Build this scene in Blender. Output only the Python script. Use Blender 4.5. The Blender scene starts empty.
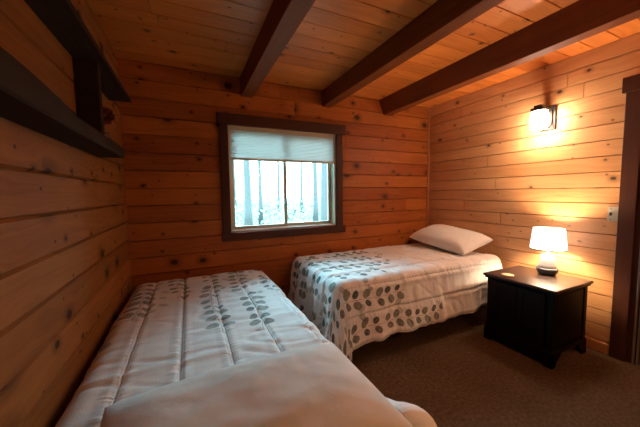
import bpy, bmesh, math, random
from mathutils import Vector, Matrix, noise
C = bpy.context.scene
COL = C.collection
R_ = math.radians
PI = math.pi

# ------------------------------------------------------------------ camera, world, exposure
H = 1.33                      # eye height; the lens stands over the world origin
def cam_matrix(yaw, pitch, roll):
    return (Matrix.Rotation(yaw, 3, 'Z') @ Matrix.Rotation(pitch, 3, 'X') @ Matrix.Rotation(roll, 3, 'Y'))
M3 = cam_matrix(R_(-25.114), R_(-4.2245), R_(0.698))
r, fw, up = M3.col[0], M3.col[1], M3.col[2]
cd = bpy.data.cameras.new('camera'); cam = bpy.data.objects.new('camera', cd); COL.objects.link(cam)
cam.matrix_world = Matrix(((r[0], up[0], -fw[0], 0), (r[1], up[1], -fw[1], 0), (r[2], up[2], -fw[2], H), (0, 0, 0, 1)))
cd.sensor_width = 36; cd.lens = 277.4 / 640 * 36; cd.clip_start = 0.03; cd.clip_end = 300
C.camera = cam

w = bpy.data.worlds.new('sky'); C.world = w; w.use_nodes = True
wn = w.node_tree.nodes; wl = w.node_tree.links
bg = wn['Background']
tc = wn.new('ShaderNodeTexCoord'); sx = wn.new('ShaderNodeSeparateXYZ'); rp = wn.new('ShaderNodeValToRGB')
wl.new(tc.outputs['Generated'], sx.inputs[0]); wl.new(sx.outputs[2], rp.inputs[0]); wl.new(rp.outputs[0], bg.inputs[0])
rp.color_ramp.elements[0].position = 0.0; rp.color_ramp.elements[0].color = (0.12, 0.19, 0.205, 1)
rp.color_ramp.elements[1].position = 0.75; rp.color_ramp.elements[1].color = (0.36, 0.78, 1.0, 1)
SKY = 42.0
bg.inputs[1].default_value = SKY

C.view_settings.view_transform = 'Standard'; C.view_settings.look = 'None'
C.view_settings.exposure = 0.2; C.view_settings.gamma = 1.0; C.view_settings.use_curve_mapping = False

WARM = (1.0, 0.75, 0.50)
LAMP_W, SCONCE_W = 36.0, 10.0

def point_light(name, loc, power, col, rad):
    d = bpy.data.lights.new(name, 'POINT'); d.energy = power; d.color = col; d.shadow_soft_size = rad
    o = bpy.data.objects.new(name, d); o.location = loc; COL.objects.link(o); return o

# daylight portal in the window opening
pd = bpy.data.lights.new('window_daylight_portal', 'AREA'); pd.shape = 'RECTANGLE'; pd.size = 1.2; pd.size_y = 1.05
pd.cycles.is_portal = True
po = bpy.data.objects.new('window_daylight_portal', pd); po.location = (0.955, 3.06, 1.475); po.rotation_euler = (R_(-90), 0, 0); COL.objects.link(po)

# ------------------------------------------------------------------ room numbers
XL, XR, YB, YF, ZC = -0.494, 3.008, 2.87, -0.75, 2.465
WX0, WX1, WZ0, WZ1 = 0.345, 1.57, 0.95, 2.005      # window opening

# ------------------------------------------------------------------ helpers
def prop(o, label=None, cat=None, group=None, kind=None):
    if label: o['label'] = label
    if cat: o['category'] = cat
    if group: o['group'] = group
    if kind: o['kind'] = kind
    return o

def empty(name, loc, label, cat, group=None, rz=0):
    o = bpy.data.objects.new(name, None); o.location = loc; o.rotation_euler = (0, 0, rz); COL.objects.link(o)
    o.empty_display_size = 0.1
    return prop(o, label, cat, group)

class BM:
    """thin wrapper so that bmesh objects can be built with chained calls"""
    def __init__(s): s.b = bmesh.new()
    def box(s, x0, x1, y0, y1, z0, z1):
        v = [s.b.verts.new((x, y, z)) for x in (x0, x1) for y in (y0, y1) for z in (z0, z1)]
        for f in ((0, 1, 3, 2), (4, 6, 7, 5), (0, 4, 5, 1), (2, 3, 7, 6), (0, 2, 6, 4), (1, 5, 7, 3)):
            s.b.faces.new([v[i] for i in f])
        return s
    def hexa(s, pts):
        v = [s.b.verts.new(p) for p in pts]
        for f in ((0, 1, 2, 3), (7, 6, 5, 4), (0, 4, 5, 1), (1, 5, 6, 2), (2, 6, 7, 3), (3, 7, 4, 0)):
            s.b.faces.new([v[i] for i in f])
        return s
    def lathe(s, prof, c=(0, 0, 0), n=40, cap0=True, cap1=True):
        rings = []
        for (rr, z) in prof:
            rings.append([s.b.verts.new((c[0] + rr * math.cos(2 * PI * k / n), c[1] + rr * math.sin(2 * PI * k / n), c[2] + z)) for k in range(n)])
        for a, b in zip(rings, rings[1:]):
            for k in range(n): s.b.faces.new((a[k], a[(k + 1) % n], b[(k + 1) % n], b[k]))
        if cap0: s.b.faces.new(rings[0][::-1])
        if cap1: s.b.faces.new(rings[-1])
        return s
    def tube(s, pts, rad, n=10, caps=True):
        pts = [Vector(p) for p in pts]; rings = []
        rads = rad if isinstance(rad, (list, tuple)) else [rad] * len(pts)
        prev = None
        for i, p in enumerate(pts):
            t = (pts[min(i + 1, len(pts) - 1)] - pts[max(i - 1, 0)]).normalized()
            if prev is None:
                a = t.cross(Vector((0, 0, 1)));
                if a.length < 0.1: a = t.cross(Vector((1, 0, 0)))
            else: a = prev - t * prev.dot(t)
            a.normalize(); prev = a; b = t.cross(a)
            rings.append([s.b.verts.new(p + (a * math.cos(2 * PI * k / n) + b * math.sin(2 * PI * k / n)) * rads[i]) for k in range(n)])
        for a, b in zip(rings, rings[1:]):
            for k in range(n): s.b.faces.new((a[k], a[(k + 1) % n], b[(k + 1) % n], b[k]))
        if caps: s.b.faces.new(rings[0][::-1]); s.b.faces.new(rings[-1])
        return s
    def prism(s, poly, z0, z1):
        lo = [s.b.verts.new((x, y, z0)) for x, y in poly]; hi = [s.b.verts.new((x, y, z1)) for x, y in poly]
        n = len(poly)
        s.b.faces.new(lo[::-1]); s.b.faces.new(hi)
        for k in range(n): s.b.faces.new((lo[k], lo[(k + 1) % n], hi[(k + 1) % n], hi[k]))
        return s

def mk(name, B, m, parent=None, **k): return obj(name, B.b, m, parent, **k)

def obj(name, bm, m, parent=None, smooth=False, bev=0, seg=2, recalc=True):
    me = bpy.data.meshes.new(name)
    if recalc: bmesh.ops.recalc_face_normals(bm, faces=bm.faces)
    bm.to_mesh(me); bm.free()
    for x in (m if isinstance(m, (list, tuple)) else [m]): me.materials.append(x)
    if smooth:
        for p in me.polygons: p.use_smooth = True
    o = bpy.data.objects.new(name, me); COL.objects.link(o)
    if parent: o.parent = parent
    if bev:
        b = o.modifiers.new('bevel', 'BEVEL'); b.width = bev; b.segments = seg; b.limit_method = 'ANGLE'; b.angle_limit = R_(35)
    return o

# ------------------------------------------------------------------ node expressions
class E:
    nt = None
    def __init__(s, k): s.k = k
    @staticmethod
    def m(op, *a):
        n = E.nt.nodes.new('ShaderNodeMath'); n.operation = op
        for i, x in enumerate(a):
            if isinstance(x, E): E.nt.links.new(x.k, n.inputs[i])
            else: n.inputs[i].default_value = x
        return E(n.outputs[0])
    def __add__(s, o): return E.m('ADD', s, o)
    __radd__ = __add__
    def __sub__(s, o): return E.m('SUBTRACT', s, o)
    def __rsub__(s, o): return E.m('SUBTRACT', o, s)
    def __mul__(s, o): return E.m('MULTIPLY', s, o)
    __rmul__ = __mul__
    def __truediv__(s, o): return E.m('DIVIDE', s, o)
    def lt(s, o): return E.m('LESS_THAN', s, o)
    def gt(s, o): return E.m('GREATER_THAN', s, o)
    def fl(s): return E.m('FLOOR', s)
    def abs(s): return E.m('ABSOLUTE', s)
    def sin(s): return E.m('SINE', s)
    def sat(s):
        n = E.m('ADD', s, 0.0); n.k.node.use_clamp = True; return n

def sep(sock):
    n = E.nt.nodes.new('ShaderNodeSeparateXYZ'); E.nt.links.new(sock, n.inputs[0]); return [E(o) for o in n.outputs]
def comb(x, y, z=0.0):
    n = E.nt.nodes.new('ShaderNodeCombineXYZ')
    for i, a in enumerate((x, y, z)):
        if isinstance(a, E): E.nt.links.new(a.k, n.inputs[i])
        else: n.inputs[i].default_value = a
    return n.outputs[0]
def white(vec, out='Value'):
    n = E.nt.nodes.new('ShaderNodeTexWhiteNoise'); n.noise_dimensions = '3D'; E.nt.links.new(vec, n.inputs['Vector']); return E(n.outputs[out])
def nois(vec, scale=1, detail=3, rough=0.5, dist=0):
    n = E.nt.nodes.new('ShaderNodeTexNoise'); E.nt.links.new(vec, n.inputs['Vector'])
    n.inputs['Scale'].default_value = scale; n.inputs['Detail'].default_value = detail
    n.inputs['Roughness'].default_value = rough; n.inputs['Distortion'].default_value = dist
    return E(n.outputs[0])
def mix(f, a, b):
    n = E.nt.nodes.new('ShaderNodeMix'); n.data_type = 'RGBA'
    for i, x in ((0, f), (6, a), (7, b)):
        if isinstance(x, E): E.nt.links.new(x.k, n.inputs[i])
        elif isinstance(x, (tuple, list)): n.inputs[i].default_value = (*x[:3], 1)
        else: n.inputs[i].default_value = x
    return E(n.outputs[2])
def smooth(x, a, b):
    n = E.nt.nodes.new('ShaderNodeMapRange'); n.interpolation_type = 'SMOOTHSTEP'
    E.nt.links.new(x.k, n.inputs[0]); n.inputs[1].default_value = a; n.inputs[2].default_value = b
    return E(n.outputs[0])
def new_mat(name):
    m = bpy.data.materials.new(name); m.use_nodes = True; E.nt = m.node_tree
    return m, m.node_tree.nodes['Principled BSDF']
def setc(b, col, rough, spec=0.5, metal=0):
    if isinstance(col, E): E.nt.links.new(col.k, b.inputs['Base Color'])
    else: b.inputs['Base Color'].default_value = (*col, 1)
    if isinstance(rough, E): E.nt.links.new(rough.k, b.inputs['Roughness'])
    else: b.inputs['Roughness'].default_value = rough
    b.inputs['Specular IOR Level'].default_value = spec; b.inputs['Metallic'].default_value = metal
def bump(b, h, strength=0.3, dist=0.01):
    n = E.nt.nodes.new('ShaderNodeBump'); n.inputs['Strength'].default_value = strength; n.inputs['Distance'].default_value = dist
    E.nt.links.new(h.k, n.inputs['Height']); E.nt.links.new(n.outputs[0], b.inputs['Normal'])
def texco(out):
    n = E.nt.nodes.new('ShaderNodeTexCoord'); return n.outputs[out]

# ------------------------------------------------------------------ materials
def pine(name, c1, c2, rough=0.42, knots=1.0, spec=0.5, ks=1.0):
    m, b = new_mat(name)
    u, v, _ = sep(texco('UV'))
    at = E.nt.nodes.new('ShaderNodeAttribute'); at.attribute_name = 'tone'; tone = E(at.outputs['Fac'])
    warp = nois(comb(u * 0.9, v * 3.0), 1.6, 3) * 0.22
    g = nois(comb(u * 0.8, (v + warp) * 34.0), 1.0, 4, 0.6)
    g2 = nois(comb(u * 2.5, (v + warp) * 120.0), 1.0, 2, 0.6)
    blotch = nois(comb(u * 1.5, v * 3.0), 1.6, 3)
    k = (g * 1.3 + g2 * 0.5 + tone * 0.5 + blotch * 0.8) - 1.1
    col = mix(k.sat(), c1, c2)
    # knots
    vo = E.nt.nodes.new('ShaderNodeTexVoronoi'); vo.voronoi_dimensions = '2D'; vo.inputs['Scale'].default_value = 4.6
    jit = nois(comb(u * 30.0, v * 30.0), 1.0, 2) * 0.02
    E.nt.links.new(comb(u * 0.8, v * 1.05), vo.inputs['Vector'])
    d = E(vo.outputs['Distance']) + jit
    cr, cg, cb = sep(vo.outputs['Color'])
    on = cr.lt(0.62 * knots)
    rad = (cg * cg * 0.10 + 0.035) * ks
    inner = on * (1.0 - smooth(d / rad, 0.72, 1.0))
    halo = on * (1.0 - smooth(d / rad, 0.9, 2.6)) * 0.5
    # pin knots
    vo2 = E.nt.nodes.new('ShaderNodeTexVoronoi'); vo2.voronoi_dimensions = '2D'; vo2.inputs['Scale'].default_value = 11.0
    E.nt.links.new(comb(u * 0.8, v), vo2.inputs['Vector'])
    c2r, _, _ = sep(vo2.outputs['Color'])
    pin = c2r.lt(0.16 * knots) * (1.0 - smooth(E(vo2.outputs['Distance']), 0.05, 0.11))
    col = mix(halo, col, tuple(x * 0.42 for x in c2))
    col = mix((inner * 0.93).sat(), col, (0.035, 0.010, 0.004))
    col = mix((pin * 0.8).sat(), col, (0.06, 0.016, 0.006))
    setc(b, col, rough, spec)
    bump(b, g * 0.5 + g2 * 0.5 - inner * 0.5, 0.12, 0.004)
    return m

M = {}
M['pine_wall'] = pine('knotty_pine_wall', (0.46, 0.135, 0.022), (0.23, 0.048, 0.007), 0.5, 1.0, 0.2, 1.35)
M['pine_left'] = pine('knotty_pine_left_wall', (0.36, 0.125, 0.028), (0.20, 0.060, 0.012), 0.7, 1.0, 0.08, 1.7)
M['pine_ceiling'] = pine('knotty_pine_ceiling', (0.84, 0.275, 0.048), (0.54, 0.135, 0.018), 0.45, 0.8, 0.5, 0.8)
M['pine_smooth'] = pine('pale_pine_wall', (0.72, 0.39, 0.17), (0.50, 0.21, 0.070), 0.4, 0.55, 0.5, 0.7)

def dark_wood(name, c1, c2, rough=0.5, axis='X', spec=0.5):
    m, b = new_mat(name)
    x, y, z = sep(texco('Object'))
    sc = {'X': (2, 40, 40), 'Y': (40, 2, 40), 'Z': (40, 40, 2)}[axis]
    g = nois(comb(x * sc[0], y * sc[1], z * sc[2]), 1.0, 4, 0.6)
    k = nois(comb(x, y, z), 3.0, 3)
    setc(b, mix((g * 1.1 + k * 0.7 - 0.45).sat(), c1, c2), rough, spec)
    bump(b, g, 0.25, 0.003)
    return m
M['beam'] = dark_wood('beam_brown_stain', (0.25, 0.066, 0.014), (0.13, 0.030, 0.007), 0.6, 'Y', 0.15)
M['casing_x'] = dark_wood('casing_brown_x', (0.085, 0.026, 0.012), (0.045, 0.014, 0.007), 0.5, 'X', 0.2)
M['casing_z'] = dark_wood('casing_brown_z', (0.085, 0.026, 0.012), (0.045, 0.014, 0.007), 0.5, 'Z', 0.2)
M['shelf'] = dark_wood('weathered_shelf_wood', (0.060, 0.030, 0.017), (0.020, 0.009, 0.005), 0.85, 'Y', 0.06)
M['stand'] = dark_wood('nightstand_espresso', (0.0055, 0.0035, 0.0035), (0.003, 0.002, 0.002), 0.45, 'Z', 0.12)
M['stand_top'] = dark_wood('nightstand_top_espresso', (0.042, 0.020, 0.014), (0.026, 0.012, 0.009), 0.30, 'Y')

def plain(name, col, rough=0.5, spec=0.5, metal=0, nscale=0, namp=0.1, bmp=0):
    m, b = new_mat(name)
    if nscale:
        n = nois(texco('Object'), nscale, 3)
        setc(b, mix(n, tuple(c * (1 - namp) for c in col), tuple(min(1, c * (1 + namp)) for c in col)), rough, spec, metal)
        if bmp: bump(b, n, bmp, 0.003)
    else: setc(b, col, rough, spec, metal)
    return m
M['almond'] = plain('almond_vinyl', (0.60, 0.48, 0.31), 0.4, nscale=8, namp=.06)
M['track'] = plain('bronze_track', (0.55, 0.47, 0.34), 0.4, nscale=8, namp=.1)
M['black_metal'] = plain('black_metal', (0.015, 0.012, 0.011), 0.4, nscale=20, namp=.2)
M['bronze'] = plain('dark_bronze', (0.030, 0.020, 0.014), 0.35, metal=0.6, nscale=20, namp=.2)
M['steel'] = plain('dull_steel', (0.35, 0.33, 0.30), 0.3, metal=1, nscale=20, namp=.1)
M['white_plastic'] = plain('ivory_plastic', (0.58, 0.50, 0.37), 0.35, nscale=9, namp=.03)
M['switch_dark'] = plain('dark_slot', (0.05, 0.04, 0.035), 0.5, nscale=9, namp=.1)
M['coaster'] = plain('pale_wood_disc', (0.62, 0.40, 0.24), 0.5, nscale=30, namp=.15)
M['ceramic_grey'] = plain('grey_glazed_ceramic', (0.07, 0.07, 0.08), 0.35, nscale=30, namp=.25)
M['ceramic_white'] = plain('white_glazed_ceramic', (0.78, 0.76, 0.74), 0.25, nscale=10, namp=.03)
M['ticking'] = plain('dark_box_spring_cloth', (0.030, 0.026, 0.026), 0.9, nscale=60, namp=.3)
M['mattress'] = plain('mattress_cloth', (0.55, 0.52, 0.48), 0.9, nscale=60, namp=.1)
M['grey_strip'] = plain('grey_painted_strip', (0.22, 0.17, 0.16), 0.5, nscale=30, namp=.1)
M['rubber'] = plain('black_rubber', (0.012, 0.012, 0.012), 0.7, nscale=30, namp=.2)
M['bloom'] = plain('dark_red_petals', (0.11, 0.008, 0.008), 0.7, nscale=25, namp=.5)
M['trim_pine'] = plain('pine_trim', (0.42, 0.17, 0.05), 0.45, nscale=5, namp=.2)

# pillow cotton
m, b = new_mat('white_pillow_cotton')
n = nois(texco('Object'), 220, 2); n2 = nois(texco('Object'), 7, 3)
setc(b, mix(n2, (0.80, 0.74, 0.68), (0.86, 0.80, 0.74)), 0.85, 0.2); bump(b, n2 * 1.0 + n * 0.06, 0.25, 0.02)
b.inputs['Sheen Weight'].default_value = 0.1
M['pillow'] = m

# carpet
m, b = new_mat('brown_cut_pile_carpet')
o_ = texco('Object')
a1 = nois(o_, 260, 3, 0.7); a2 = nois(o_, 45, 3, 0.6); a3 = nois(o_, 3, 2)
setc(b, mix((a1 * 1.0 + a2 * 1.1 + a3 * 0.4 - 0.8).sat(), (0.045, 0.023, 0.011), (0.26, 0.155, 0.085)), 0.95, 0.1)
bump(b, a1 + a2 * 0.8, 0.9, 0.012)
M['carpet'] = m

# comforter with eucalyptus sprigs in cloth coordinates (metres)
def sprig_cloth(name, seed, reach, period=0.168, ink=1.0, seam_at=0.0):
    m, b = new_mat(name)
    s, t, _ = sep(texco('UV'))
    def layer(off, q, lw, ll, dens, rr):
        tt = (t + off) / period
        row = tt.fl()
        rnd = white(comb(row, seed + off * 7.0, 1.3))
        wob = (s * 7.0 + rnd * 20.0).sin() * 0.014 + (nois(comb(s * 5.0, t * 5.0, seed), 1.0, 1) - 0.5) * 0.05 + (nois(comb(s * 40.0, t * 40.0, seed), 1.0, 1) - 0.5) * 0.012
        v = (tt - row - 0.5) * period + wob
        av = v.abs()
        sgn = v.gt(0.0)
        ss = (s + rnd * 0.3 + sgn * q * 0.12) / q
        j = ss.fl()
        u = (ss - j - 0.5) * q
        r1 = white(comb(row * 3.1, j, sgn + seed))
        r2 = white(comb(row * 1.7, j + 40.0, sgn * 2.0 + seed))
        # leaf leans away from the foot of the sprig
        cx = u - (r1 - 0.5) * q * 0.25
        cy = av - (ll * 0.92 + r2 * 0.006)
        ca, sa = math.cos(0.75), math.sin(0.75)
        lu = cx * ca + cy * sa
        lv = cy * ca - cx * sa
        size = r2 * 0.35 + 0.78
        e = (lu / size / ll) * (lu / size / ll) + (lv / size / lw) * (lv / size / lw)
        leaf = 1.0 - smooth(e, 0.80, 1.08)
        vein = lv.abs().lt(0.0012) * 0.25
        fade = s.lt(reach * (0.55 + rnd * 0.6))
        leaf = leaf * r1.gt(1 - dens) * fade * (1.0 - vein)
        stem = av.lt(0.0016) * fade
        return leaf, stem, r1, r2
    l2, s2, p1, p2 = layer(0.12, 0.12, 0.024, 0.034, 0.5, 1)
    l1, s1, q1, q2 = layer(0.0, 0.102, 0.029, 0.040, 0.9, 0)
    base = mix(nois(comb(s * 1.0, t * 1.0), 4.0, 2), (0.86, 0.81, 0.77), (0.90, 0.85, 0.81))
    wc = nois(comb(s * 30.0, t * 30.0), 1.0, 3)
    pale = mix(p2, (0.30, 0.32, 0.27), (0.42, 0.40, 0.34))
    dark = mix((q2 * 1.4 - 0.2).sat(), (0.060, 0.072, 0.060), (0.24, 0.235, 0.17))
    col = mix((l2 * (wc * 0.5 + 0.35)).sat(), base, pale)
    col = mix((s1 * 0.7).sat(), col, (0.12, 0.10, 0.07))
    col = mix((l1 * (wc * 0.45 + 0.62) * ink).sat(), col, dark)
    setc(b, col, 0.85, 0.2)
    qq = ((t - seam_at) / 0.218); qf = (qq - (qq + 0.5).fl()).abs() * 0.218
    seam = 1.0 - smooth(qf, 0.0015, 0.006)
    pk = nois(comb(s * 60.0, t * 6.0), 1.0, 2) * (1.0 - smooth(qf, 0.0, 0.06))
    weave = nois(texco('UV'), 160, 2)
    cr = nois(comb(s * 26.0, t * 5.0), 1.0, 3)
    bump(b, weave * 0.08 + cr * 0.5 + pk * 1.6 - seam * 0.6, 0.6, 0.014)
    b.inputs['Sheen Weight'].default_value = 0.1
    return m
M['cloth_a'] = sprig_cloth('leaf_print_comforter_near', 3.0, 1.45, 0.235, 0.9, 0.36)
M['cloth_b'] = sprig_cloth('leaf_print_comforter_far', 8.0, 1.40, 0.235, 1.1, 0.225)

# window glass: thin pane
m, b = new_mat('window_glass'); nt = m.node_tree
tr = nt.nodes.new('ShaderNodeBsdfTransparent'); gl = nt.nodes.new('ShaderNodeBsdfGlossy'); gl.inputs['Roughness'].default_value = 0.02
tr.inputs[0].default_value = (0.93, 0.97, 0.97, 1)
fr = nt.nodes.new('ShaderNodeFresnel'); fr.inputs[0].default_value = 1.45; mx = nt.nodes.new('ShaderNodeMixShader')
nt.links.new(fr.outputs[0], mx.inputs[0]); nt.links.new(tr.outputs[0], mx.inputs[1]); nt.links.new(gl.outputs[0], mx.inputs[2])
nt.links.new(mx.outputs[0], nt.nodes['Material Output'].inputs[0]); M['glass'] = m
m, b = new_mat('jar_glass'); setc(b, (0.9, 0.9, 0.88), 0.05); b.inputs['Transmission Weight'].default_value = 0.9; M['jar'] = m

# honeycomb shade fabric
m, b = new_mat('pleated_shade_fabric'); nt = m.node_tree
setc(b, (0.72, 0.70, 0.66), 0.9, 0.1)
tl = nt.nodes.new('ShaderNodeBsdfTranslucent'); tl.inputs[0].default_value = (0.74, 0.69, 0.66, 1)
mx = nt.nodes.new('ShaderNodeMixShader'); mx.inputs[0].default_value = 0.6
nt.links.new(b.outputs[0], mx.inputs[1]); nt.links.new(tl.outputs[0], mx.inputs[2])
nt.links.new(mx.outputs[0], nt.nodes['Material Output'].inputs[0]); M['shade'] = m

def glow(name, col, strength, base=(0.8, 0.78, 0.74)):
    m, b = new_mat(name); setc(b, base, 0.6)
    b.inputs['Emission Color'].default_value = (*col, 1); b.inputs['Emission Strength'].default_value = strength
    return m
M['lamp_shade'] = glow('lit_linen_lamp_shade', (1.0, 0.90, 0.84), 2.6)
M['sconce_glass'] = glow('lit_opal_glass', (1.0, 0.82, 0.66), 58.0)
M['fill_sconce_glass'] = glow('added_fill_sconce_amber_glass', (1.0, 0.58, 0.28), 25.0)  # glowing glass of the added out-of-view sconce, warm fill only
M['bulb'] = glow('lit_bulb', (1.0, 0.8, 0.55), 8.0)
M['shade_band'] = plain('taupe_shade_binding', (0.22, 0.16, 0.15), 0.8, nscale=40, namp=.1)

# outdoors
m, b = new_mat('forest_floor'); g1 = nois(texco('Object'), 0.9, 5, 0.65); g2 = nois(texco('Object'), 9, 4, 0.7)
setc(b, mix((g1 * 1.3 + g2 * 0.7 - 0.6).sat(), (0.055, 0.06, 0.04), (0.15, 0.12, 0.095)), 0.95, 0.1); bump(b, g2, 0.6, 0.08)
M['ground'] = m
M['bark'] = dark_wood('grey_bark', (0.065, 0.055, 0.05), (0.045, 0.04, 0.035), 0.9, 'Z')
m, b = new_mat('pale_green_foliage'); lf = nois(texco('Object'), 4, 2)
setc(b, mix(lf, (0.07, 0.08, 0.05), (0.14, 0.13, 0.10)), 0.8, 0.2)
M['leaf'] = m

# ------------------------------------------------------------------ boarded surfaces
random.seed(7)
def boards(name, to3, rects, pitch_axis_cuts, u_range, seam=(0.006, 0.0015), depth=0.008, joint=(1.1, 2.6), hole=None, joints=None, mat=None, slab=None, gap=0.0):
    """rows of boards. to3(u, v, d) -> xyz with d = distance behind the face"""
    bm = bmesh.new(); uvl = bm.loops.layers.uv.new('UVMap'); tl = bm.loops.layers.float_color.new('tone')
    u0, u1 = u_range
    cuts = pitch_axis_cuts
    for k, (a, bb) in enumerate(zip(cuts, cuts[1:])):
        # ends of the boards in this row
        ends = [u0]
        if joints is not None:
            ends += [j for j in joints.get(k, [])]
        else:
            x = u0 + random.uniform(0.3, joint[1])
            while x < u1 - 0.3:
                ends.append(x); x += random.uniform(*joint)
        ends.append(u1)
        for e0, e1 in zip(ends, ends[1:]):
            tone = random.random(); off = random.uniform(0, 50); voff = random.uniform(0, 50)
            pieces = [(e0, e1, a, bb, seam[0], seam[0])]
            if hole:
                h0, h1, g0, g1 = hole
                if bb > g0 and a < g1 and e1 > h0 and e0 < h1:
                    pieces = []
                    zs = [(a, min(bb, g0))] if a < g0 else []
                    if bb > g1: zs.append((max(a, g1), bb))
                    for (p, q) in zs: pieces.append((e0, e1, p, q, seam[0] if p == a else 0, seam[0] if q == bb else 0))
                    p, q = max(a, g0), min(bb, g1)
                    sa = seam[0] if p == a else 0; sb = seam[0] if q == bb else 0
                    if e0 < h0: pieces.append((e0, h0, p, q, sa, sb))
                    if e1 > h1: pieces.append((h1, e1, p, q, sa, sb))
            for (p0, p1, q0, q1, sa, sb) in pieces:
                se = seam[1]
                outer = [(p0, q0), (p1, q0), (p1, q1), (p0, q1)]
                inner = [(p0 + se, q0 + sa), (p1 - se, q0 + sa), (p1 - se, q1 - sb), (p0 + se, q1 - sb)]
                vo = [bm.verts.new(to3(u, v, depth)) for u, v in outer]
                vi = [bm.verts.new(to3(u, v, 0)) for u, v in inner]
                def face(vs, cs):
                    f = bm.faces.new(vs)
                    for lp, (cu, cv) in zip(f.loops, cs):
                        lp[uvl].uv = (cu + off, cv + voff); lp[tl] = (tone, tone, tone, 1)
                face(vi, inner)
                for i in range(4):
                    j = (i + 1) % 4
                    face([vo[i], vo[j], vi[j], vi[i]], [outer[i], outer[j], inner[j], inner[i]])
    # backing
    for (p0, p1, q0, q1, d0, d1) in slab or []:
        pts = [to3(u, v, d) for d in (d0, d1) for (u, v) in ((p0, q0), (p1, q0), (p1, q1), (p0, q1))]
        v = [bm.verts.new(p) for p in pts]
        for f in ((0, 1, 2, 3), (7, 6, 5, 4), (0, 4, 5, 1), (1, 5, 6, 2), (2, 6, 7, 3), (3, 7, 4, 0)):
            ff = bm.faces.new([v[i] for i in f])
            for lp in ff.loops: lp[tl] = (0.5, 0.5, 0.5, 1); lp[uvl].uv = (lp.vert.co.x + lp.vert.co.y, lp.vert.co.z)
    return obj(name, bm, mat, recalc=False)

def cuts(start, pitch, lo, hi):
    k0 = math.ceil((lo - start) / pitch)
    c = [start + pitch * k for k in range(k0, k0 + 200) if start + pitch * k < hi - 0.012]
    c = [x for x in c if x > lo + 0.012]
    return [lo] + c + [hi]

D0 = 0.016
# back wall (with the window)
hole = (WX0, WX1, WZ0, WZ1)
slab = [(XL - 0.15, WX0, 0, ZC + .15, D0, 0.15), (WX1, XR + 0.15, 0, ZC + .15, D0, 0.15), (WX0, WX1, 0, WZ0, D0, 0.15), (WX0, WX1, WZ1, ZC + .15, D0, 0.15)]
o = boards('wall_back', lambda u, v, d: (u, YB + d, v), None, cuts(2.318, 0.1545, 0, ZC), (XL, XR), hole=hole, mat=M['pine_wall'], slab=slab, joint=(1.8, 3.5), seam=(0.0045, 0.001), depth=D0)
prop(o, kind='structure')
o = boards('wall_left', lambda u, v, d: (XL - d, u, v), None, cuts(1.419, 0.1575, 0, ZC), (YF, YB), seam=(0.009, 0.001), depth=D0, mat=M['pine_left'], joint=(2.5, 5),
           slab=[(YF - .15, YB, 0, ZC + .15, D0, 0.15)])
prop(o, kind='structure')
# right wall, door opening toward the viewer
DY0, DY1, DZ = 0.0, 0.86, 2.03
zc = cuts(1.346, 0.1248, 0, ZC)
J = {}
for (jy, jz) in ((1.86, 1.02), (2.02, 1.66), (1.215, 2.10), (2.36, 2.32), (1.93, 1.40), (2.30, 1.14), (1.33, 2.30), (2.2, .6), (1.5, .8)):
    for k, (a, bb) in enumerate(zip(zc, zc[1:])):
        if a <= jz < bb: J.setdefault(k, []).append(jy)
for k in J: J[k].sort()
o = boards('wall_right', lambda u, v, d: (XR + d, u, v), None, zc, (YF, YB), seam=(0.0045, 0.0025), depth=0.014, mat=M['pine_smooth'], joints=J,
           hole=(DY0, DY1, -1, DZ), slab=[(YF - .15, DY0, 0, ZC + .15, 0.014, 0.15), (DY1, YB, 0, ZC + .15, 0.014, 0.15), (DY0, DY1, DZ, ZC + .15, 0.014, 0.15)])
prop(o, kind='structure')
o = boards('wall_front', lambda u, v, d: (u, YF - d, v), None, cuts(2.318, 0.1545, 0, ZC), (XL, XR), mat=M['pine_wall'],
           slab=[(XL - .15, XR + .15, 0, ZC + .15, D0, 0.15)], depth=D0)
prop(o, kind='structure')
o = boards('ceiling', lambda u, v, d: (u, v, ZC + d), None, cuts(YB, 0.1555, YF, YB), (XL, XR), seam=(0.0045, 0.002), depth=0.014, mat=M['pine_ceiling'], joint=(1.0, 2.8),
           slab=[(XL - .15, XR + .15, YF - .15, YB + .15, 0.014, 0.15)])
prop(o, kind='structure')
prop(mk('floor', BM().box(XL - .15, XR + 1.6, YF - .15, YB + .15, -0.12, 0), M['carpet']), kind='structure')
prop(mk('baseboard_right', BM().box(XR - 0.014, XR, 0.955, YB, 0, 0.082), M['trim_pine'], bev=0.004), kind='structure')
prop(mk('baseboard_left', BM().box(XL, XL + 0.014, YF, YB, 0, 0.082), M['trim_pine'], bev=0.004), kind='structure')
prop(mk('baseboard_back', BM().box(XL + .014, XR - .014, YB - 0.014, YB, 0, 0.082), M['trim_pine'], bev=0.004), kind='structure')
prop(mk('trim_1', BM().box(XR - 0.016, XR, YB - 0.016, YB, 0.082, ZC), M['trim_pine'], bev=0.003), kind='structure')

# hallway behind the doorway
hb = BM().box(XR + 1.5, XR + 1.6, -0.9, 1.9, 0, 2.6).box(XR + .15, XR + 1.6, 1.5, 1.6, 0, 2.6).box(XR + .15, XR + 1.6, -0.9, -0.8, 0, 2.6).box(XR + .15, XR + 1.6, -0.9, 1.6, 2.5, 2.6)
prop(mk('wall_hall', hb, M['trim_pine']), kind='structure')

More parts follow.
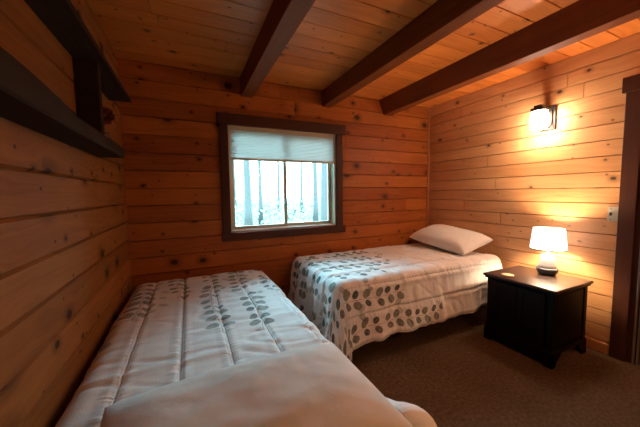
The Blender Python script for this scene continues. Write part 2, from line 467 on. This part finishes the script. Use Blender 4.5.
# door 1: casing, jambs and pocket strips
d = bpy.data.objects.new('door_1', None); d.location = (XR, 0.4, 0); COL.objects.link(d); prop(d, kind='structure')
def kid(name, B, m, par, off, **k):
    bmesh.ops.translate(B.b, verts=B.b.verts, vec=(-off[0], -off[1], -off[2])); return mk(name, B, m, par, **k)
dl = (XR, 0.4, 0)
kid('door_casing', BM().box(XR - 0.022, XR, 0.862, 0.955, 0, 2.05), M['casing_z'], d, dl, bev=0.003)
kid('door_casing', BM().box(XR - 0.022, XR, -0.12, -0.01, 0, 2.05), M['casing_z'], d, dl, bev=0.003)
kid('door_head_casing', BM().box(XR - 0.034, XR, -0.15, 0.975, 2.05, 2.16), M['casing_z'], d, dl, bev=0.003)
kid('door_jamb', BM().box(XR - 0.002, XR + 0.15, 0.835, 0.862, 0, 2.05), M['casing_z'], d, dl)
kid('door_jamb', BM().box(XR - 0.002, XR + 0.15, 0.0, 0.02, 0, 2.05), M['casing_z'], d, dl)
for i, y in enumerate((0.829, 0.811, 0.793)):
    kid('door_jamb_strip', BM().box(XR - 0.004 + i * .012, XR + 0.02 + i * .03, y - 0.005, y + 0.005, 0, 2.03), M['grey_strip'], d, dl, bev=0.003)
kid('door_panel', BM().box(XR + 0.05, XR + 0.09, 0.022, 0.785, 0.01, 2.02).box(XR + .045, XR + .05, 0.12, 0.67, 0.2, 0.95).box(XR + .045, XR + .05, 0.12, 0.67, 1.05, 1.9), M['casing_z'], d, dl, bev=0.004)

# ceiling beams
beams = [(0.495, 0.500, 0.115, 'purplish-brown stained ceiling beam on the left, directly over the bed against the left wall'),
         (1.385, 1.385, 0.105, 'middle ceiling beam ending on the wall above the right end of the window'),
         (2.165, 2.235, 0.100, 'ceiling beam nearest the lit wall sconce, right of the other two')]
for x0t, x0b, wd, lab in beams:
    z0 = 2.292; y0, y1 = YF, YB
    pts = [(x0b, y0, z0), (x0b + wd, y0, z0), (x0t + wd + .02, y0, ZC), (x0t, y0, ZC), (x0b, y1, z0), (x0b + wd, y1, z0), (x0t + wd + .02, y1, ZC), (x0t, y1, ZC)]
    prop(mk('ceiling_beam', BM().hexa(pts), M['beam'], bev=0.004), lab, 'beam', 'dark ceiling beams')

# ------------------------------------------------------------------ window 1
wd = bpy.data.objects.new('window_1', None); wd.location = (0.957, YB, WZ0); COL.objects.link(wd); prop(wd, kind='structure')
wo = (0.957, YB, WZ0)
kid('window_head_casing', BM().box(0.262, 1.668, YB - 0.045, YB - .0005, 2.0, 2.105), M['casing_x'], wd, wo, bev=0.004)
kid('window_sill_casing', BM().box(0.275, 1.665, YB - 0.035, YB - .0005, 0.865, 0.945), M['casing_x'], wd, wo, bev=0.004)
kid('window_side_casing', BM().box(0.285, 0.362, YB - 0.025, YB - .0005, 0.945, 2.0), M['casing_z'], wd, wo, bev=0.003)
kid('window_side_casing', BM().box(1.553, 1.633, YB - 0.025, YB - .0005, 0.945, 2.0), M['casing_z'], wd, wo, bev=0.003)
YW = YB + 0.075
fr_ = BM().box(WX0, WX0 + .035, YB, YB + .15, WZ0, WZ1).box(WX1 - .035, WX1, YB, YB + .15, WZ0, WZ1).box(WX0 + .035, WX1 - .035, YB, YB + .15, WZ1 - .03, WZ1).box(WX0 + .035, WX1 - .035, YB, YB + .15, WZ0, WZ0 + .012)
kid('window_frame', fr_, M['almond'], wd, wo, bev=0.002)
XM = 0.958
def sash(x0, x1, y, b0=.034):
    z0, z1 = WZ0 + 0.014, WZ1 - .032
    B = BM().box(x0, x0 + b0, y, y + .026, z0, z1).box(x1 - b0, x1, y, y + .026, z0, z1).box(x0 + b0, x1 - b0, y, y + .026, z0, z0 + .034).box(x0 + b0, x1 - b0, y, y + .026, z1 - .03, z1)
    s = kid('window_sash', B, M['track'], wd, wo, bev=0.002)
    kid('window_pane', BM().box(x0 + b0, x1 - b0, y + .011, y + .015, z0 + .034, z1 - .03), M['glass'], s, wo)
    return s
sl = sash(WX0 + .036, XM + .016, YW - .015)
kid('sash_latch', BM().box(XM - 0.012, XM + .006, YW - .035, YW - .0152, 1.20, 1.27).box(XM - 0.022, XM - .004, YW - .045, YW - .03, 1.225, 1.245), M['steel'], sl, wo, bev=.003)
sash(XM - .016, WX1 - .036, YW + .015)

# cellular shade
sh = empty('window_shade', (0.957, YB + .02, 1.99), 'white pleated cellular shade lowered over the top third of the window', 'window shade')
so = (0.957, YB + .02, 1.99)
SX0, SX1 = WX0 + .037, WX1 - .037
kid('head_rail', BM().box(SX0, SX1, YB + .002, YB + .042, 1.955, 1.974), M['white_plastic'], sh, so, bev=.004)
B = BM(); npl = 17; zt, zb = 1.955, 1.690
front = []; back = []
for i in range(npl * 2 + 1):
    z = zt + (zb - zt) * i / (npl * 2); dy = 0.006 if i % 2 else -0.003
    front.append((YB + .018 - dy, z)); back.append((YB + .026 + dy, z))
poly = front + back[::-1]
vv = [[B.b.verts.new((x, y, z)) for (y, z) in poly] for x in (SX0 + .002, SX1 - .002)]
n = len(poly)
for k in range(n): B.b.faces.new((vv[0][k], vv[0][(k + 1) % n], vv[1][(k + 1) % n], vv[1][k]))
kid('pleated_fabric', B, M['shade'], sh, so)
kid('bottom_rail', BM().box(SX0, SX1, YB + .006, YB + .038, 1.668, 1.690), M['almond'], sh, so, bev=.004)

# ------------------------------------------------------------------ beds
def comforter(name, mat, to_world, L, W, r, of, oh, oa, ob, quilt, qoff, label, group, seed, lim, puffs=None, hemf=None, step=0.0125, top_amp=1.0, fold=1.0):
    """cloth laid over a box. local x: 0 foot .. L head, local y: 0 .. W; o*: overhang at foot, head, side a (y<0), side b (y>W)"""
    bm = bmesh.new(); uvl = bm.loops.layers.uv.new('UVMap')
    ns = int((L + of + oh) / step); nw = int((W + oa + ob) / step)
    grid = []
    for i in range(ns + 1):
        row = []
        for j in range(nw + 1):
            fs, ft = i / ns, j / nw
            s = -of + fs * (L + of + oh); t = -oa + ft * (W + oa + ob)
            s_, t_ = s, t
            if hemf:      # hem shape: scale the overhang
                kx, ky = hemf(s, t)
                if s < 0: s_ = s * kx
                if t < 0: t_ = t * ky
            ins = min(max(s_, r), L - r); inw = min(max(t_, r), W - r)
            dx, dy = s_ - ins, t_ - inw
            d = math.hypot(dx, dy)
            nx, ny = (dx / d, dy / d) if d > 1e-9 else (0, 0)
            a = min(d / r, PI / 2)
            drop = max(0, d - r * PI / 2)
            base = Vector((ins + nx * r * math.sin(a), inw + ny * r * math.sin(a), -(r - r * math.cos(a)) - drop))
            nrm = Vector((nx * math.sin(a), ny * math.sin(a), math.cos(a)))
            # quilting in rows along the length
            q = ((t - qoff) / quilt) % 1.0
            pq = (1 - abs(2 * q - 1) ** 9) 
            h = 0.014 * pq
            near = abs(2 * q - 1) ** 2
            # puckers across each channel
            nz = noise.noise(Vector((s * 17 + seed, t * 3.2, 1.5))) * 0.006 + noise.noise(Vector((s * 38 + seed, t * 7, 4.5))) * 0.008 * near
            nz += noise.noise(Vector((s * 3.0 + seed, t * 3.5, 7.5))) * 0.009 * top_amp
            rid = abs(noise.noise(Vector((s * 5.5 + t * 2.5 + seed, t * 2.2 - s * 1.0, 9.5))))
            nz += -0.008 * top_amp * max(0, 1 - rid * 9)
            h += nz
            sd = min(q, 1 - q) * quilt
            h -= 0.006 * math.exp(-(sd / 0.006) ** 2)
            if puffs: h += puffs(s, t)
            # drape folds and flare
            if drop > 0:
                g = min(drop / 0.3, 1.4)
                along = math.atan2(ny, nx) * 0.35 + (t_ if abs(nx) > abs(ny) else s_)
                fo = noise.noise(Vector((along * 7.5 + seed, 0.3, drop * 1.3))) * 0.050 + noise.noise(Vector((along * 17 + seed, 2.3, drop * 2))) * 0.018
                base += Vector((nx, ny, 0)) * (0.055 * g + fo * g * fold * (1.0 if abs(nx) > abs(ny) else 0.6))
                base.z += 0.01 * g * noise.noise(Vector((along * 5, seed, 0)))
            p = base + nrm * h
            p = Vector(to_world(p))
            p.x = min(max(p.x, lim[0]), lim[1]); p.y = min(max(p.y, lim[2]), lim[3]); p.z = max(p.z, 0.018)
            row.append((bm.verts.new(p), (s + of, t + oa)))
        grid.append(row)
    for i in range(ns):
        for j in range(nw):
            q4 = [grid[i][j], grid[i + 1][j], grid[i + 1][j + 1], grid[i][j + 1]]
            f = bm.faces.new([x[0] for x in q4])
            for lp, x in zip(f.loops, q4): lp[uvl].uv = x[1]
    o = obj(name, bm, mat, smooth=True, recalc=True)
    up = sum((p.normal.z for p in o.data.polygons))
    if up < 0: o.data.flip_normals()
    sm = o.modifiers.new('loft', 'SOLIDIFY'); sm.thickness = 0.014; sm.offset = -1
    prop(o, label, 'comforter', group)
    return o

def bed(loc_label, x0, x1, y0, y1, ztop, legs_label, which):
    """metal frame, box spring and mattress in world axes"""
    zf = 0.17
    f = empty('bed_frame', ((x0 + x1) / 2, (y0 + y1) / 2, 0), 'black metal frame on casters under ' + loc_label.replace('the comforter on ', ''), 'bed frame', 'metal bed frames')
    off = f.location
    a = 0.03
    B = BM().box(x0, x0 + a, y0, y1, zf, zf + .03).box(x1 - a, x1, y0, y1, zf, zf + .03).box(x0 + a, x1 - a, y0, y0 + a, zf, zf + .03).box(x0 + a, x1 - a, y1 - a, y1, zf, zf + .03)
    if x1 - x0 > y1 - y0: B.box((x0 + x1) / 2 - .02, (x0 + x1) / 2 + .02, y0 + a, y1 - a, zf, zf + .025)
    else: B.box(x0 + a, x1 - a, (y0 + y1) / 2 - .02, (y0 + y1) / 2 + .02, zf, zf + .025)
    kid('frame_rail', B, M['black_metal'], f, off)
    for lx in (x0 + .18, x1 - .18):
        for ly in (y0 + .12, y1 - .12):
            lg = kid('leg', BM().box(lx - .016, lx + .016, ly - .016, ly + .016, 0.055, zf), M['black_metal'], f, off, bev=.002)
            kid('caster', BM().tube([(lx - .014, ly, .027), (lx + .014, ly, .027)], .027, 20), M['rubber'], lg, off)
    zb = zf + .03
    zm = zb + 0.17
    prop(mk('box_spring', BM().box(x0 + .01, x1 - .01, y0 + .01, y1 - .01, zb, zm - .0), M['ticking'], bev=0.03, seg=4), 'dark cloth box spring under ' + loc_label, 'box spring', 'box springs')
    prop(mk('mattress', BM().box(x0 + .01, x1 - .01, y0 + .01, y1 - .01, zm, ztop - .05), M['mattress'], bev=0.045, seg=5), 'pale mattress hidden beneath ' + loc_label, 'mattress', 'mattresses')

LA = 'the comforter on the bed along the left wall'
LB = 'the comforter on the bed below the window'
bed(LA, -0.41, 0.57, 0.68, 2.70, 0.57, '', 0)
bed(LB, 1.08, 2.95, 1.86, 2.76, 0.64, '', 1)

# bed against the left wall: foot at the back wall, head toward the viewer
Y1, X1 = 2.80, 0.645
def wa(p): return (X1 - p.y, Y1 - p.x, 0.568 + p.z)
def puffA(s, t):
    e = 0
    # plump corner of the comforter at the near right
    dd = math.hypot((s - 2.13) / .09, (t + 0.05) / .12)
    e += 0.10 * math.exp(-dd * dd)
    return e
comforter('comforter', M['cloth_a'], wa, 2.17, 1.10, 0.085, 0.28, 0.30, 0.30, 0.10, 0.218, 0.06,
          'white comforter with grey-green leaf sprigs on the bed against the left wall, nearest the viewer', 'leaf-print comforters', 11.0,
          (XL + .02, 9, -9, YB - .02), puffs=puffA, top_amp=0.9, fold=0.7)

# bed under the window: foot to the left, head at the right wall
X0, Y0 = 0.97, 1.775
def wb(p): return (X0 + p.x, Y0 + p.y, 0.640 + p.z)
def hemB(s, t):
    kx = 1.0
    ky = 1.0 - 0.10 * min(max((s - 0.3) / 1.3, 0), 1) - 0.06 * max(0, math.sin((s - .1) * 4.2)) if s > 0 else 1.12
    if s < 0 and t < 0:
        c = min(1, min(-s, -t) / .25); c = c * c * (3 - 2 * c); kx = 1 + .30 * c; ky = 1.12 + .25 * c
    return kx, ky
comforter('comforter', M['cloth_b'], wb, 1.985, 1.05, 0.085, 0.48, 0.02, 0.45, 0.22, 0.218, -0.225,
          'white comforter with grey-green leaf sprigs draping off the bed below the window', 'leaf-print comforters', 31.0,
          (0.2, XR - .022, -9, YB - .02), hemf=hemB, top_amp=0.8, fold=1.0)

def pillow(name, w_, d_, th, mtx, label, seed, ears=0.05, pw=2.6):
    bm = bmesh.new(); N, Q = 56, 40; top = {}; bot = {}
    for i in range(N + 1):
        for j in range(Q + 1):
            u = -1 + 2 * i / N; v = -1 + 2 * j / Q
            u = math.copysign(1 - (1 - abs(u)) ** 1.4, u); v = math.copysign(1 - (1 - abs(v)) ** 1.4, v)
            # edges bow inward, corners stay out
            x = u * w_ / 2 * (1 - ears * (1 - v * v)) if False else u * w_ / 2 * (1 - ears * (1 - abs(v) ** 2.0))
            y = v * d_ / 2 * (1 - ears * (1 - abs(u) ** 2.0))
            e = max(0.0, (1 - abs(u) ** pw) * (1 - abs(v) ** pw))
            z = th / 2 * e ** 0.48
            nz = noise.noise(Vector((u * 2.2 + seed, v * 2.2, 0))) * 0.10 + noise.noise(Vector((u * 6 + seed, v * 6, 3))) * 0.04
            zt = z * (1 + nz); zb_ = -z * (0.62 + nz * .3)
            edge = i in (0, N) or j in (0, Q)
            top[i, j] = bm.verts.new(mtx @ Vector((x, y, zt)))
            bot[i, j] = top[i, j] if edge else bm.verts.new(mtx @ Vector((x, y, zb_)))
    for i in range(N):
        for j in range(Q):
            bm.faces.new((top[i, j], top[i + 1, j], top[i + 1, j + 1], top[i, j + 1]))
            q = (bot[i, j], bot[i, j + 1], bot[i + 1, j + 1], bot[i + 1, j])
            if len(set(q)) == 4:
                try: bm.faces.new(q)
                except ValueError: pass
    o = obj(name, bm, M['pillow'], smooth=True)
    ss = o.modifiers.new('subd', 'SUBSURF'); ss.levels = 1; ss.render_levels = 1
    return prop(o, label, 'pillow', 'white pillows')

pillow('pillow', 0.84, 0.52, 0.17, Matrix.Translation((0.150, 0.815, 0.640)) @ Matrix.Rotation(R_(1.5), 4, 'Z') @ Matrix.Rotation(R_(2), 4, 'X'),
       'plump white pillow at the near end of the bed along the left wall', 2.0, 0.02)
pillow('pillow', 0.80, 0.46, 0.20, Matrix.Translation((2.755, 2.31, 0.775)) @ Matrix.Rotation(R_(5), 4, 'X') @ Matrix.Rotation(R_(-14), 4, 'Y') @ Matrix.Rotation(R_(90), 4, 'Z'),
       'white pillow at the head of the bed below the window, against the right wall', 5.0, 0.03, 4.2)

# ------------------------------------------------------------------ nightstand
nx0, nx1, ny0, ny1, nz = 2.36, 2.905, 1.04, 1.60, 0.60
ns_ = empty('nightstand', ((nx0 + nx1) / 2, (ny0 + ny1) / 2, 0), 'dark espresso wood nightstand with a lipped square top beside the bed', 'nightstand')
no = tuple(ns_.location)
bx0, bx1, by0, by1 = nx0 + .028, nx1 - .015, ny0 + .028, ny1 - .028
kid('top', BM().box(nx0, nx1, ny0, ny1, nz - .022, nz), M['stand_top'], ns_, no, bev=.008, seg=3)
kid('top_moulding', BM().box(nx0 + .012, nx1 - .006, ny0 + .012, ny1 - .012, nz - .040, nz - .022), M['stand'], ns_, no, bev=.006)
kid('body', BM().box(bx0 + .01, bx1, by0 + .01, by1 - .01, 0.10, nz - .040), M['stand'], ns_, no, bev=.002)
# corner posts
for px_, py_ in ((bx0, by0), (bx0, by1 - .05), (bx1 - .05, by0), (bx1 - .05, by1 - .05)):
    kid('corner_post', BM().box(px_, px_ + .05, py_, py_ + .05, 0.12, nz - .0405), M['stand'], ns_, no, bev=.005)
# plinth with bracket feet
kid('base_moulding', BM().box(bx0 - .012, bx1, by0 - .012, by1 + .012, 0.095, 0.125), M['stand'], ns_, no, bev=.009, seg=3)
def foot(cx, cy, sx_, sy_):
    Lg, T = 0.12, .022
    B = BM()
    def leg_profile(along_x):
        pr_ = [(0, 0), (0.055, 0), (0.062, 0.035), (0.085, 0.06), (Lg, 0.075), (Lg, 0.095), (0, 0.095)]
        lo, hi = [], []
        for (a, z) in pr_:
            if along_x: lo.append(B.b.verts.new((cx + sx_ * a, cy, z))); hi.append(B.b.verts.new((cx + sx_ * a, cy + sy_ * T, z)))
            else: lo.append(B.b.verts.new((cx, cy + sy_ * a, z))); hi.append(B.b.verts.new((cx + sx_ * T, cy + sy_ * a, z)))
        B.b.faces.new(lo); B.b.faces.new(hi[::-1])
        for k in range(len(lo)): B.b.faces.new((lo[k], lo[(k + 1) % len(lo)], hi[(k + 1) % len(lo)], hi[k]))
    leg_profile(True); leg_profile(False)
    kid('foot', B, M['stand'], ns_, no)
foot(bx0 - .01, by0 - .01, 1, 1); foot(bx0 - .01, by1 + .01, 1, -1); foot(bx1 - .002, by0 - .01, -1, 1); foot(bx1 - .002, by1 + .01, -1, -1)
kid('plinth', BM().box(bx0 + .002, bx0 + .012, by0 + .02, by1 - .02, 0.012, 0.096), M['stand'], ns_, no)
# two doors on the face toward the beds
ym = (by0 + by1) / 2
for a, bb in ((by0 + .053, ym - .002), (ym + .002, by1 - .053)):
    B = BM().box(bx0 - .004, bx0 + .012, a, bb, 0.135, nz - .05)
    for (p, q, u, v) in ((a, a + .045, .135, nz - .05), (bb - .045, bb, .135, nz - .05), (a + .045, bb - .045, .135, .185), (a + .045, bb - .045, nz - .10, nz - .05)):
        B.box(bx0 - .010, bx0 - .003, p, q, u, v)
    kid('door', B, M['stand'], ns_, no, bev=.002)
kid('side_panel', BM().box(bx0 + .06, bx1 - .06, by0 + .004, by0 + .012, 0.15, nz - .06), M['stand'], ns_, no, bev=.002)

# table lamp
LX, LY = 2.80, 1.315
lamp = empty('table_lamp', (LX, LY, nz), 'small lit table lamp with white drum shade and grey and white base on the nightstand', 'lamp')
def lk(name, prof, m, cap0=False, cap1=False, **k):
    return mk(name, BM().lathe(prof, n=56, cap0=cap0, cap1=cap1), m, lamp, smooth=True, **k)
lk('base', [(0.045, 0.0), (0.052, 0.001), (0.068, 0.018), (0.078, 0.038), (0.080, 0.052), (0.076, 0.058), (0.060, 0.058)], M['ceramic_grey'], True, True)
lk('neck', [(0.060, 0.058), (0.066, 0.060), (0.060, 0.085), (0.054, 0.12), (0.048, 0.155), (0.040, 0.170), (0.014, 0.178), (0.012, 0.20)], M['ceramic_white'], True, True)
sh_ = lk('lamp_shade', [(0.128, 0.222), (0.110, 0.400), (0.108, 0.400), (0.126, 0.222)], M['lamp_shade'])
for (rr, z) in ((0.1292, 0.222), (0.1112, 0.397)):
    B = BM().lathe([(rr - .003, z - .003), (rr, z - .003), (rr, z + .005), (rr - .003, z + .005), (rr - .003, z - .003)], n=56, cap0=False, cap1=False)
    mk('shade_binding', B, M['shade_band'], sh_, smooth=False)
mk('bulb', BM().lathe([(0.012, .20), (.014, .205), (.020, .225), (.022, .24), (.015, .258), (.003, .264)], n=24), M['bulb'], lamp, smooth=True)
bl = point_light('table_lamp_light', (LX, LY, nz + .315), LAMP_W, WARM, 0.04)

# coaster
prop(mk('coaster', BM().lathe([(0.044, nz), (0.046, nz + .002), (0.046, nz + .008), (0.044, nz + .010)], c=(2.455, 1.44, 0), n=40), M['coaster'], smooth=False), 'round pale coaster lying on the nightstand', 'coaster')

# ------------------------------------------------------------------ wall sconce
def sconce(root_loc, rz, label, power=1.0, color=WARM):
    """wall plate lies in the local x=0 plane, shade hangs out toward local -x"""
    t = empty('wall_sconce', root_loc, label, 'wall lamp', 'wall sconces', rz)
    mk('back_plate', BM().box(-.018, -.0005, -.075, .045, -.115, .10), M['bronze'], t, bev=.005)
    mk('top_arm', BM().box(-.165, -.018, -.03, .03, .078, .100).box(-.175, -.075, -.05, .05, .050, .079), M['bronze'], t, bev=.003)
    mk('lower_strap', BM().tube([(-.018, -.05, .06), (-.022, -.05, -.02), (-.035, -.05, -.075), (-.065, -.05, -.100), (-.11, -.05, -.108)], .006, 8), M['bronze'], t, smooth=True)
    gx = -.125
    mk('glass_shade', BM().lathe([(0.060, -.105), (0.064, -.04), (0.064, .02), (0.060, .046), (0.030, .050), (0.030, .046), (0.056, .042), (0.060, .018), (0.060, -.04), (0.056, -.105), (0.060, -.105)], c=(gx, 0, 0), n=40, cap0=False, cap1=False), M['sconce_glass' if power == 1.0 else 'fill_sconce_glass'], t, smooth=True)
    l = point_light('wall_sconce_light', (gx, 0, -.085), SCONCE_W * power, color, 0.04); l.parent = t
sconce((XR, 1.47, 1.99), 0, 'lit wall sconce with a white glass shade on the right wall above the nightstand')
sconce((1.6, YF, 1.99), R_(-90), 'added unseen wall sconce behind the viewer, warm fill for the near bed', 3.2, (1.0, 0.56, 0.27))  # added sconce out of view, put in to warm the near bed and pillow

# switch plate
sw = empty('light_switch', (XR, 0.978, 1.137), 'ivory light switch plate on the pine wall beside the door casing', 'switch')
swo = (XR, 0.978, 1.137)
kid('plate', BM().box(XR - .007, XR - .0003, 0.957, 1.020, 1.08, 1.195), M['white_plastic'], sw, swo, bev=.003)
kid('toggle', BM().box(XR - .018, XR - .0068, 0.994, 1.006, 1.125, 1.15), M['switch_dark'], sw, swo, bev=.002)
for zz in (1.095, 1.18):
    kid('screw', BM().tube([(XR - .009, 1.0, zz), (XR - .0065, 1.0, zz)], .004, 10), M['switch_dark'], sw, swo)

# ------------------------------------------------------------------ wall shelf
shf = empty('wall_shelf', (XL, 1.5, 1.565), 'dark weathered wood wall shelf of two boards and an upright, high on the left wall', 'shelf')
sfo = (XL, 1.5, 1.565)
SD = XL + .133
kid('top_board', BM().box(XL, SD, 0.35, 2.49, 2.011, 2.040), M['shelf'], shf, sfo, bev=.003)
# lower plank with a live edge
B = BM(); prev = None
ys = [0.35 + (2.14 - .35) * k / 40 for k in range(41)]
for y in ys:
    zt_ = 1.625 + 0.035 * max(0, min(1, (1.35 - y) / .35)) + noise.noise(Vector((y * 6, 0, 0))) * .006
    xo = SD + noise.noise(Vector((y * 4, 3, 0))) * .006
    ring = [B.b.verts.new(p) for p in ((XL, y, 1.565), (xo - .006, y, 1.565), (xo, y, 1.572), (xo - .004, y, zt_), (xo - .028, y, zt_), (xo - .03, y, 1.600), (XL, y, 1.600))]
    if prev:
        for k in range(7): B.b.faces.new((prev[k], prev[(k + 1) % 7], ring[(k + 1) % 7], ring[k]))
    else: B.b.faces.new(ring[::-1])
    prev = ring
B.b.faces.new(prev)
kid('lower_board', B, M['shelf'], shf, sfo)
kid('upright', BM().box(XL, XL + .100, 1.80, 1.845, 1.5995, 2.0115), M['shelf'], shf, sfo, bev=.003)
kid('upright', BM().box(XL, XL + .100, 0.55, 0.595, 1.5995, 2.0115), M['shelf'], shf, sfo, bev=.003)
prop(mk('box', BM().box(XL + .03, XL + .10, 0.80, 0.87, 1.6005, 1.685), M['black_metal'], bev=.003), 'small black box standing on the near end of the wall shelf', 'box')

# dried bloom in a jar
fj = empty('flower_jar', (XL + .075, 1.99, 1.6005), 'dark red dried bloom in a small glass jar on the wall shelf', 'ornament')
mk('jar', BM().lathe([(0.020, 0), (0.026, .002), (.027, .06), (.016, .075), (.016, .09), (.014, .09), (.014, .074), (.024, .058), (.023, .006), (.018, .004)], n=28), M['jar'], fj, smooth=True)
mk('stem', BM().tube([(0, 0, .012), (0.004, 0, .09), (0, 0, .15)], .0025, 8), M['trim_pine'], fj)
B = BM(); random.seed(3)
for k in range(46):
    ph = math.acos(1 - 2 * (k + .5) / 46); th = k * 2.39996
    dv = Vector((math.sin(ph) * math.cos(th), math.sin(ph) * math.sin(th), math.cos(ph)))
    t1 = dv.orthogonal().normalized(); t2 = dv.cross(t1); c0 = Vector((0, 0, .185)) + dv * .018
    c1 = Vector((0, 0, .185)) + dv * .048
    vs = [B.b.verts.new(p) for p in (c0, c0 * .5 + c1 * .5 + t1 * .016, c1 + t1 * .009 + t2 * .004, c1 - t1 * .009 + t2 * .004, c0 * .5 + c1 * .5 - t1 * .016)]
    B.b.faces.new(vs)
bo = mk('bloom', B, M['bloom'], fj); bo.modifiers.new('s', 'SOLIDIFY').thickness = .003

# ------------------------------------------------------------------ outdoors
prop(mk('ground', BM().box(-40, 60, YB + .15, 90, -.52, -.42), M['ground']), kind='structure')
ZG = -.42
random.seed(21)
def tree(x, y, rad, h, label, seed):
    rnd = random.Random(seed)
    t = empty('forest_tree', (x, y, ZG), label, 'tree', 'trees outside the window')
    pts = [(rnd.uniform(-.02, .02) * k * rad * 3, rnd.uniform(-.02, .02) * k, h * k / 8) for k in range(9)]
    B = BM().tube(pts, [rad * (1.25 if k == 0 else 1 - .09 * k) for k in range(9)], 12)
    tips = []
    for k in range(12):
        z = h * rnd.uniform(.5, .95); a = rnd.uniform(0, 2 * PI); ln = rnd.uniform(.5, 1.3)
        p0 = Vector((0, 0, z)); p1 = p0 + Vector((math.cos(a) * ln, math.sin(a) * ln, rnd.uniform(-.1, .7)))
        B.tube([p0, (p0 + p1) / 2 + Vector((0, 0, .1)), p1], [rad * .22, rad * .15, rad * .05], 6); tips.append(p1); tips.append((p0 + p1) / 2)
    mk('trunk', B, M['bark'], t, smooth=True)
    B = BM()
    for p in tips:
        for q in range(26):
            c = p + Vector((rnd.gauss(0, .35), rnd.gauss(0, .35), rnd.gauss(0, .25)))
            a = Vector((rnd.uniform(-1, 1), rnd.uniform(-1, 1), rnd.uniform(-1, 1))).normalized(); b_ = a.orthogonal().normalized()
            s_ = rnd.uniform(.05, .1)
            B.b.faces.new([B.b.verts.new(c + v) for v in (a * s_, b_ * s_ * .5, -a * s_, -b_ * s_ * .5)])
    mk('foliage', B, M['leaf'], t)
trees = [
    (1.98, 10.6, .16, 9, 'thick tree trunk left of centre in the left window pane'),
    (3.6, 15.5, .13, 9, 'slimmer tree trunk in the middle of the left window pane'),
    (5.85, 13.0, .14, 9, 'tree trunk just left of the nearest trunk in the right window pane'),
    (3.95, 8.0, .17, 9, 'nearest and thickest tree trunk, at the right side of the right window pane'),
    (7.2, 24.0, .14, 10, 'distant thin tree trunk just left of the middle window bar'),
    (8.6, 22.0, .13, 10, 'distant thin tree trunk in the left half of the right window pane'),
    (4.25, 30.0, .2, 12, 'farthest tree trunk, by the left edge of the left window pane'),
]
for i, (x, y, rd, h, lab) in enumerate(trees): tree(x, y, rd, h, lab, i + 5)
# distant undergrowth
B = BM(); rnd = random.Random(4)
for k in range(9000):
    y = rnd.uniform(14, 40); x = rnd.uniform(-.1, .75) * y + rnd.uniform(-2, 2)
    c = Vector((x, y, ZG + abs(rnd.gauss(0, .45)) * (1 + noise.noise(Vector((x * .4, y * .4, 0))))))
    a = Vector((rnd.uniform(-1, 1), rnd.uniform(-1, 1), rnd.uniform(-1, 1))).normalized(); b_ = a.orthogonal().normalized(); s_ = rnd.uniform(.06, .16)
    B.b.faces.new([B.b.verts.new(c + v) for v in (a * s_, b_ * s_ * .6, -a * s_, -b_ * s_ * .6)])
prop(mk('undergrowth', B, M['leaf']), 'pale leafy undergrowth on the forest floor outside the window', 'undergrowth', kind='stuff')
